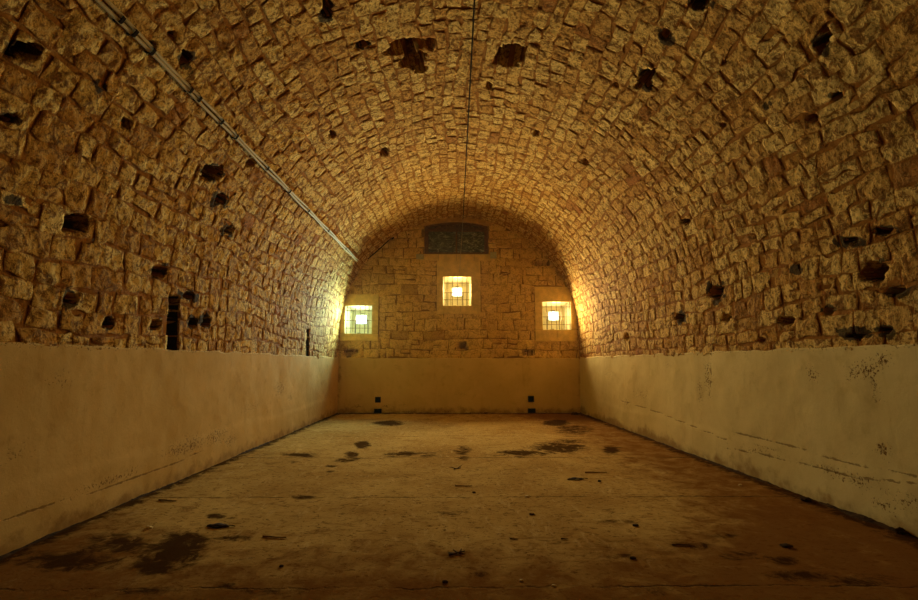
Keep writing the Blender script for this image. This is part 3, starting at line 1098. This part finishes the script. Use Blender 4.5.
LAMPS = {'left': (361.5, 319.5, (.68, 1.0, .82), 1.0), 'centre': (457, 292, (1.0, .75, .34), 1.3), 'right': (553.5, 316, (1.0, .76, .37), 1.0)}
YLAMP = YE + .42
LEVEL = 720.0
BEAM_SIGN = -1.0
for key, (px, py, lc, amt) in LAMPS.items():
    o = NICHES[key]
    p = on_y(px, py, YLAMP)
    lx, lz = float(p[0]), float(p[2])
    zb = o[2] + .02 * .56
    t = empty('floodlight', (lx, YLAMP, zb))
    tag(t, {'left': 'square floodlight glaring cool white behind the grille by the left wall', 'centre': 'square floodlight glaring warm in the niche under the arched window', 'right': 'square floodlight glaring warm yellow behind the grille by the right wall'}[key], 'floodlight', 'floodlights in the niches')
    hz = lz - zb
    bm = bmesh.new()
    add_box(bm, (0, .06, hz), (.33, .10, .29), .012)
    for k in range(6):
        add_box(bm, (-.1 + .04 * k, .125, hz), (.008, .04, .19))
    obj('housing', bm, M_HOUSING, t)
    bm = bmesh.new()
    add_box(bm, (0, .004, hz), (.30, .012, .26), .003)
    obj('lens', bm, mat_emit('lamp_glow_' + key, lc, 22, hz), t)
    bm = bmesh.new()
    add_tube(bm, [(-.18, .05, hz), (-.18, .05, .012), (.18, .05, .012), (.18, .05, hz)], .010, 6)
    obj('bracket', bm, M_BLACK, t)
    bm = bmesh.new()
    add_tube(bm, [(-.06, .10, hz + .14), (-.06, .10, hz + .18), (.06, .10, hz + .18), (.06, .10, hz + .14)], .008, 6)
    obj('handle', bm, M_BLACK, t)
    bm = bmesh.new()
    pts = [(-.06 + .05 * math.cos(a), -.08 + .05 * math.sin(a), .012 + .004 * a / 6) for a in [i * .5 for i in range(26)]]
    add_tube(bm, pts, .006, 6)
    obj('cord', bm, M_BLACK, t)
    # the light the floodlight throws: a beam stronger along its axis, as such lamps have
    ld = bpy.data.lights.new('floodlight_beam_' + key, 'POINT')
    ld.energy = LEVEL * amt
    ld.color = lc
    ld.shadow_soft_size = .08
    ld.use_nodes = True
    nt = ld.node_tree
    em = nt.nodes.get('Emission')
    tc = nt.nodes.new('ShaderNodeTexCoord')
    sx = nt.nodes.new('ShaderNodeSeparateXYZ')
    nt.links.new(tc.outputs['Normal'], sx.inputs[0])

    def M(op, a, b):
        q = nt.nodes.new('ShaderNodeMath'); q.operation = op
        for s_, v in zip(q.inputs, (a, b)):
            if hasattr(v, 'links'): nt.links.new(v, s_)
            else: s_.default_value = v
        return q.outputs[0]
    c2 = M('MULTIPLY', sx.outputs[1], sx.outputs[1])
    s2 = M('MAXIMUM', M('SUBTRACT', 1.0, c2), 0.0)
    s3 = M('POWER', s2, 1.25)
    fwd = M('MULTIPLY', sx.outputs[1], BEAM_SIGN)
    cut = nt.nodes.new('ShaderNodeMapRange'); cut.interpolation_type = 'SMOOTHSTEP'
    nt.links.new(fwd, cut.inputs[0])
    cut.inputs[1].default_value = .42; cut.inputs[2].default_value = .95; cut.inputs[3].default_value = .035; cut.inputs[4].default_value = 1.0
    st = M('MULTIPLY', M('DIVIDE', 0.35, M('ADD', s3, .13)), cut.outputs[0])
    nt.links.new(st, em.inputs['Strength'])
    lo_ = bpy.data.objects.new('floodlight_beam', ld)
    COL.objects.link(lo_)
    lo_.parent = t
    lo_.location = (0, -.10, hz)

# ------------------------------------------------------------------ conduit on the left side of the vault
P0, P1 = on_vault(99, -2), on_vault(357, 260)
sA, sB_ = P0[1], P1[1]
ya, yb_ = P0[0], P1[0]
con = empty('cable_conduit', (0, 0, 0))
tag(con, 'pale twin cable conduit clipped along the left side of the vault', 'conduit')


def cpt(f, ds, off):
    # runs straight beyond the part in sight
    return section(ya + (yb_ - ya) * f, sA + (sB_ - sA) * f + ds, off)


for ds in (-.02, .02):
    bm = bmesh.new()
    fs = np.linspace(-.12, 1.0, 40)
    add_tube(bm, [cpt(f, ds + .006 * math.sin(f * 37 + ds * 50), .03 + .004 * math.sin(f * 50)) for f in fs], .017, 8)
    obj('tube', bm, M_CONDUIT, con, True)
CL = [(117, 14), (131, 27), (149, 46), (188, 85), (196, 95), (218, 119), (233, 134), (264, 167), (287, 190), (306, 210), (326, 230), (344, 248)]
for a, b in CL:
    y_, s_, _ = on_vault(a, b)
    f = (y_ - ya) / (yb_ - ya)
    bm = bmesh.new()
    n = 9
    arc = [cpt(f, -.05 + .10 * i / (n - 1), (.052 if 1 < i < n - 2 else .0)) for i in range(n)]
    arc2 = [cpt(f + .03 / (yb_ - ya), -.05 + .10 * i / (n - 1), (.052 if 1 < i < n - 2 else .0)) for i in range(n)]
    va = [bm.verts.new(p) for p in arc]; vb = [bm.verts.new(p) for p in arc2]
    for i in range(n - 1): bm.faces.new((va[i], va[i + 1], vb[i + 1], vb[i]))
    c_ = obj('clip', bm, M_CLIP, con)
    md = c_.modifiers.new('thickness', 'SOLIDIFY'); md.thickness = .008

# dark cable from the conduit's end across the end wall to a small fixture
cb = empty('wall_cable', (0, 0, 0))
tag(cb, 'short dark cable from the conduit end to a black knob left of arched window', 'cable')
q0, q1 = E(363, 263.5), E(392, 238)
bm = bmesh.new()
pts = []
for i in range(12):
    f = i / 11
    pts.append((q0[0] + (q1[0] - q0[0]) * f, YE - .06 - .004 * math.sin(f * 9), q0[1] + (q1[1] - q0[1]) * f - .02 * math.sin(f * PI)))
add_tube(bm, pts, .016, 6)
obj('cord', bm, M_CABLE, cb, True)
bm = bmesh.new()
bmesh.ops.create_uvsphere(bm, u_segments=14, v_segments=8, radius=.07)
bmesh.ops.scale(bm, vec=(1, .6, .8), verts=bm.verts)
bmesh.ops.translate(bm, verts=bm.verts, vec=(q1[0], YE - .035, q1[1]))
obj('knob', bm, M_CLIP, cb, True)

# thin cable along the crown, then hanging down past the window to the middle floodlight
cw = empty('ceiling_cable', (0, 0, 0))
tag(cw, 'thin dark cable along the crown of the vault dropping pale past the arched window', 'cable')
a0, a1 = on_vault(474.3, 0), on_vault(466, 160)
bm = bmesh.new()
pts = []
for i in range(-12, 60):
    f = i / 59
    y_ = a0[0] + (D - .06 - a0[0]) * f
    s_ = a0[1] + (a1[1] - a0[1]) * (y_ - a0[0]) / (a1[0] - a0[0])
    pts.append(section(y_, s_, .05 + .008 * math.sin(i * 2.1)))
add_tube(bm, pts, .011, 6)
obj('crown_run', bm, M_CABLE, cw, True)
bm = bmesh.new()
e_ = pts[-1]
zb = NICHES['centre'][3] - .1
xt = E(459.5, 280)[0]
add_tube(bm, [e_, (e_[0], YE - .06, e_[2] - .05)] + [(e_[0] + (xt - e_[0]) * f, YE - .06, e_[2] - .05 + (zb + .25 - e_[2] + .05) * f) for f in (.2, .4, .6, .8, 1)], .007, 6)
o_ = obj('hanging_run', bm, M_PCABLE, cw, True)
o_['label'] = 'pale hanging end of the cable'

# small grey boxes at the window's lower corners
for (a, b, w_, h_), lab in zip(((420, 257, 7.5, 5), (493.3, 255.5, 6.2, 6.4)), ('small grey-green box on the wall below the left corner of arched window', 'small grey-green box on the wall at the right corner of arched window')):
    x_, z_ = E(a, b)
    t = empty('junction_box', (x_, YE - .02, z_))
    tag(t, lab, 'junction box', 'grey boxes at the foot of the arched window')
    bm = bmesh.new(); add_box(bm, (0, -.03, 0), (w_ / 34.5, .07, h_ / 34.5), .008); obj('housing', bm, M_BOX, t)
    bm = bmesh.new(); add_box(bm, (0, -.07, 0), (w_ / 34.5 * .92, .012, h_ / 34.5 * .9), .004); obj('cover', bm, M_BOX, t)
    bm = bmesh.new(); add_tube(bm, [(0, -.02, h_ / 69), (0.01, -.015, h_ / 69 + .06), (.0, -.01, h_ / 69 + .09)], .009, 6); obj('cable_gland', bm, M_CABLE, t)
x_, z_ = E(426.3, 258)
bm = bmesh.new(); add_box(bm, (0, -.0, 0), (.10, .09, .09), .01)
o_ = obj('stone_peg', bm, M_SURR); o_.location = (x_, YE - .02, z_)
tag(o_, 'tiny pale block beside the left grey box under the window', 'block')

# black vents low on the end wall
for (a, b, w_, h_, low), lab in zip(((378.2, 399.6, 5.4, 5.4, 0), (530.7, 398.8, 5.6, 5.6, 0), (378.2, 411.6, 7, 4, 1), (531.3, 411.2, 7, 4.2, 1)),
        ('black square vent in the end wall plaster, upper one on the left', 'black square vent in the end wall plaster, upper one on the right',
         'low black box at the foot of the end wall on the left', 'low black box at the foot of the end wall on the right')):
    x_, z_ = E(a, b)
    sc = 34.6
    if low: z_ = h_ / sc / 2 + .0
    t = empty('floor_box' if low else 'wall_vent', (x_, YE - .055, z_ - h_ / sc / 2))
    tag(t, lab, 'box' if low else 'vent', 'black boxes on the floor by the end wall' if low else 'black vents in the end wall')
    ww, hh = w_ / sc, h_ / sc
    bm = bmesh.new()
    ring_prism(bm, (-ww / 2, ww / 2, 0, hh), (-ww / 2 + .014, ww / 2 - .014, .014, hh - .014), -.02 - .05 * low, .04)
    obj('frame', bm, M_BLACK, t)
    bm = bmesh.new()
    add_box(bm, (0, .02, hh / 2), (ww - .026, .012, hh - .026))
    for k in range(3): add_box(bm, (0, .006 - .04 * low, hh * (k + 1) / 4), (ww - .026, .02, .008), rot=None)
    obj('louvre', bm, M_BLACK, t)


# ------------------------------------------------------------------ litter on the floor
def fz(c):
    w_ = np.array([[c[0], c[1], 1.1]])
    return float((fbm(w_, .8, 4, 101)[0] - .5) * .02 - .004)


def lump(name, px, py, d, mat, label, cat, group=None, seed=0):
    c = on_floor(px, py)
    bm = bmesh.new()
    bmesh.ops.create_icosphere(bm, subdivisions=2, radius=.5)
    rr = random.Random(seed * 7 + int(px))
    for v in bm.verts:
        f = 1 + (rr.random() - .5) * .45
        v.co = Vector((v.co.x * d[0] * f, v.co.y * d[1] * f, max(v.co.z, -.35) * d[2] * f + d[2] * .33))
        v.co *= .75
    o = obj(name, bm, mat)
    o.location = (c[0], c[1], fz(c) - .003)
    o.rotation_euler = (0, 0, rr.random() * .6 - .3)
    tag(o, label, cat, group)
    return o


def stick(name, pa, pb, r, mat, label, cat='stick', bend=.02, group=None, forks=()):
    a, b = Vector(on_floor(*pa)), Vector(on_floor(*pb))
    m = (a + b) / 2
    t = empty(name, (m.x, m.y, fz(m) - .001)) if forks else None
    bm = bmesh.new()
    pts, rs = [], []
    n = 8
    sd = (b - a).cross(Vector((0, 0, 1)))
    for i in range(n):
        f = i / (n - 1)
        p = a.lerp(b, f) - m + sd * bend * math.sin(f * PI * 1.3)
        pts.append((p.x, p.y, r * .8 + .002 * math.sin(f * 5) ** 2))
        rs.append(r * .75 * (1 - .45 * f))
    add_tube(bm, pts, rs, 6)
    if forks:
        obj('stem', bm, mat, t)
        for f, dx, dy, dz in forks:
            bm = bmesh.new()
            p = a.lerp(b, f) - m
            add_tube(bm, [(p.x, p.y, r * .9), (p.x + dx * .5, p.y + dy * .5, r * .8 + dz * .6), (p.x + dx, p.y + dy, r * .6 + dz)], [r * .8, r * .6, r * .3], 5)
            obj('offshoot', bm, mat, t)
        o = t
    else:
        o = obj(name, bm, mat)
        o.location = (m.x, m.y, fz(m) - .002)
    tag(o, label, cat, group)
    return o


def leaf(px, py, L, Wd, rz, label, mat=M_LEAF):
    c = on_floor(px, py)
    t = empty('dead_leaf', (c[0], c[1], fz(c)), rz)
    tag(t, label, 'leaf')
    bm = bmesh.new()
    n = 9
    rows = []
    for i in range(n):
        f = i / (n - 1)
        wd = Wd * math.sin(PI * min(1, f * .95 + .03)) ** .7 * .5
        zc = .006 + .016 * math.sin(f * PI)
        rows.append([bm.verts.new((L * (f - .5), s_ * wd, zc - .008 * abs(s_) + .004 * math.sin(i * 2 + s_))) for s_ in (-1, -.5, 0, .5, 1)])
    for r0, r1 in zip(rows, rows[1:]):
        for k in range(4): bm.faces.new((r0[k], r0[k + 1], r1[k + 1], r1[k]))
    o = obj('blade', bm, mat, t, True)
    md = o.modifiers.new('thickness', 'SOLIDIFY'); md.thickness = .003
    bm = bmesh.new()
    add_tube(bm, [(L * .48, 0, .014), (L * .62, .01, .010), (L * .78, .0, .008)], .004, 5)
    obj('stalk', bm, mat, t)


leaf(575.5, 479.3, .2, .08, .1, 'curled black leaf on the floor right of centre, before the stained joint')
lump('clod', 599.5, 481.5, (.06, .05, .035), M_DCHIP, 'tiny dark clod right of the curled black leaf', 'clod')
stick('stick', (585, 472.6), (607, 472.8), .012, M_STICK, 'straight thin brown stick lying crosswise behind the curled black leaf')
stick('twig', (449, 556), (465, 552.5), .010, M_TWIG, 'forked dark twig lying in the middle foreground of the floor', 'twig', forks=((.5, -.03, .05, .008), (.6, .04, -.035, .004), (.3, -.045, .01, .004), (.7, .01, .05, .01)))
stick('stick', (263, 536.5), (286, 538.3), .010, M_STICK, 'thin brown stick on the left floor beside the black stain')
stick('splinter', (455, 485.3), (472, 485.6), .008, M_STICK, 'short pale splinter near the middle of the floor behind the slab joint', 'splinter')
stick('twig', (454, 469), (461, 468), .009, M_TWIG, 'small bent twig in the middle just before the stained joint', 'twig', forks=((.5, .06, .12, .02), (.3, -.1, .02, .02)))
stick('splinter', (510, 538.5), (518, 539.6), .007, M_TWIG, 'dark splinter behind the forked twig, left of the dirt patch', 'splinter')
stick('twig', (561, 539), (568, 539.6), .008, M_TWIG, 'tiny dark twig right of centre between slab joints', 'twig')
leaf(218, 526.3, .2, .08, -.1, 'flat black leaf on the left floor above the large stain')
lump('stone_chip', 527, 496.8, (.07, .06, .03), M_CHIP, 'pale stone chip lying on the second slab joint', 'stone chip')
lump('stone_chip', 554, 585.5, (.04, .03, .02), M_CHIP, 'pale stone chip close to the front edge right of centre', 'stone chip')
lump('stone_chip', 521.5, 580.5, (.035, .03, .022), M_CHIP, 'pale stone chip on the front slab joint in the middle', 'stone chip')
lump('clod', 445, 582.5, (.05, .04, .03), M_DCHIP, 'dark clod on the front slab joint left of the pale chip', 'clod')
lump('clod', 474, 492.3, (.06, .04, .03), M_DCHIP, 'small dark clod in the middle by the second slab joint', 'clod')
lump('clod', 532, 514.6, (.07, .05, .03), M_DCHIP, 'dark clod just right of the middle of the floor', 'clod')
lump('clod', 635.5, 526, (.07, .05, .03), M_DCHIP, 'dark clod among the dirt on the right of the floor', 'clod')
lump('clod', 633, 558.5, (.06, .04, .03), M_DCHIP, 'flat dark clod in the front right dirt patch', 'clod')
lump('clod', 786, 546.3, (.11, .08, .04), M_DCHIP, 'large dark clod on the right floor away from the wall', 'clod')
lump('clod', 281.5, 566.6, (.04, .03, .025), M_DCHIP, 'tiny dark clod on the left front floor', 'clod')
lump('rubble', 806, 500.5, (.14, .12, .07), M_DCHIP, 'dark rubble lump against the foot of the right wall', 'rubble')
lump('rubble', 900, 533, (.12, .1, .08), M_DCHIP, 'dark rubble lump at the right edge by the wall foot', 'rubble')
lump('rubble', 575, 414.6, (.28, .18, .12), M_DCHIP, 'small heap of rubble in the far right corner', 'rubble')
lump('rubble', 486, 413.6, (.14, .1, .06), M_DCHIP, 'dark lump against the end wall right of the middle', 'rubble')
lump('stone_chip', 149, 528, (.08, .06, .04), M_CHIP, 'pale stone chip near the foot of the left wall', 'stone chip')
lump('stone_chip', 740, 485, (.06, .05, .03), M_CHIP, 'pale stone chip on the floor near the right wall', 'stone chip')
stick('stick', (159, 500.5), (176, 501.8), .012, M_TWIG, 'dark stick lying by the foot of the left wall')
stick('splinter', (672, 545), (690, 545.4), .008, M_TWIG, 'thin dark splinter on the right foreground floor', 'splinter')

# thin scattering volume added to give the floodlights a glow
GLOW_DENSITY = .00022
if GLOW_DENSITY:
    bm = bmesh.new()
    ends = []
    for y_ in (-2.0, D - .12):
        ring = [section(y_, s_, .10) for s_ in np.linspace(0, STOT, 41)]
        ring = [(XL + .12, y_, .12)] + [tuple(p) for p in ring] + [(float(xr(y_)) - .12, y_, .12)]
        ends.append([bm.verts.new(p) for p in ring])
    n_ = len(ends[0])
    for i in range(n_):
        bm.faces.new((ends[0][i], ends[0][(i + 1) % n_], ends[1][(i + 1) % n_], ends[1][i]))
    bm.faces.new(ends[0][::-1]); bm.faces.new(ends[1])
    bmesh.ops.recalc_face_normals(bm, faces=bm.faces)
    hm = bpy.data.materials.new('glow_scatter')
    hm.use_nodes = True
    hm.node_tree.nodes.clear()
    ho = hm.node_tree.nodes.new('ShaderNodeOutputMaterial')
    hv = hm.node_tree.nodes.new('ShaderNodeVolumeScatter')
    hv.inputs['Color'].default_value = (1, .9, .65, 1)
    hv.inputs['Density'].default_value = GLOW_DENSITY
    hv.inputs['Anisotropy'].default_value = .78
    hm.node_tree.links.new(hv.outputs[0], ho.inputs['Volume'])
    tag(obj('glow_volume', bm, hm), 'thin volume added for the glow round the floodlights', 'glow_volume', kind='stuff')

# ------------------------------------------------------------------ added warm world fill, entering by the unseen open end
wd = bpy.data.worlds.new('world')
SC.world = wd
wd.use_nodes = True
bg = wd.node_tree.nodes['Background']
bg.inputs[0].default_value = (1.0, .60, .20, 1)
bg.inputs[1].default_value = 0.035

SC.view_settings.view_transform = 'Standard'
SC.view_settings.look = 'None'
SC.view_settings.gamma = 1
SC.view_settings.exposure = 0.0
SC.view_settings.use_curve_mapping = False
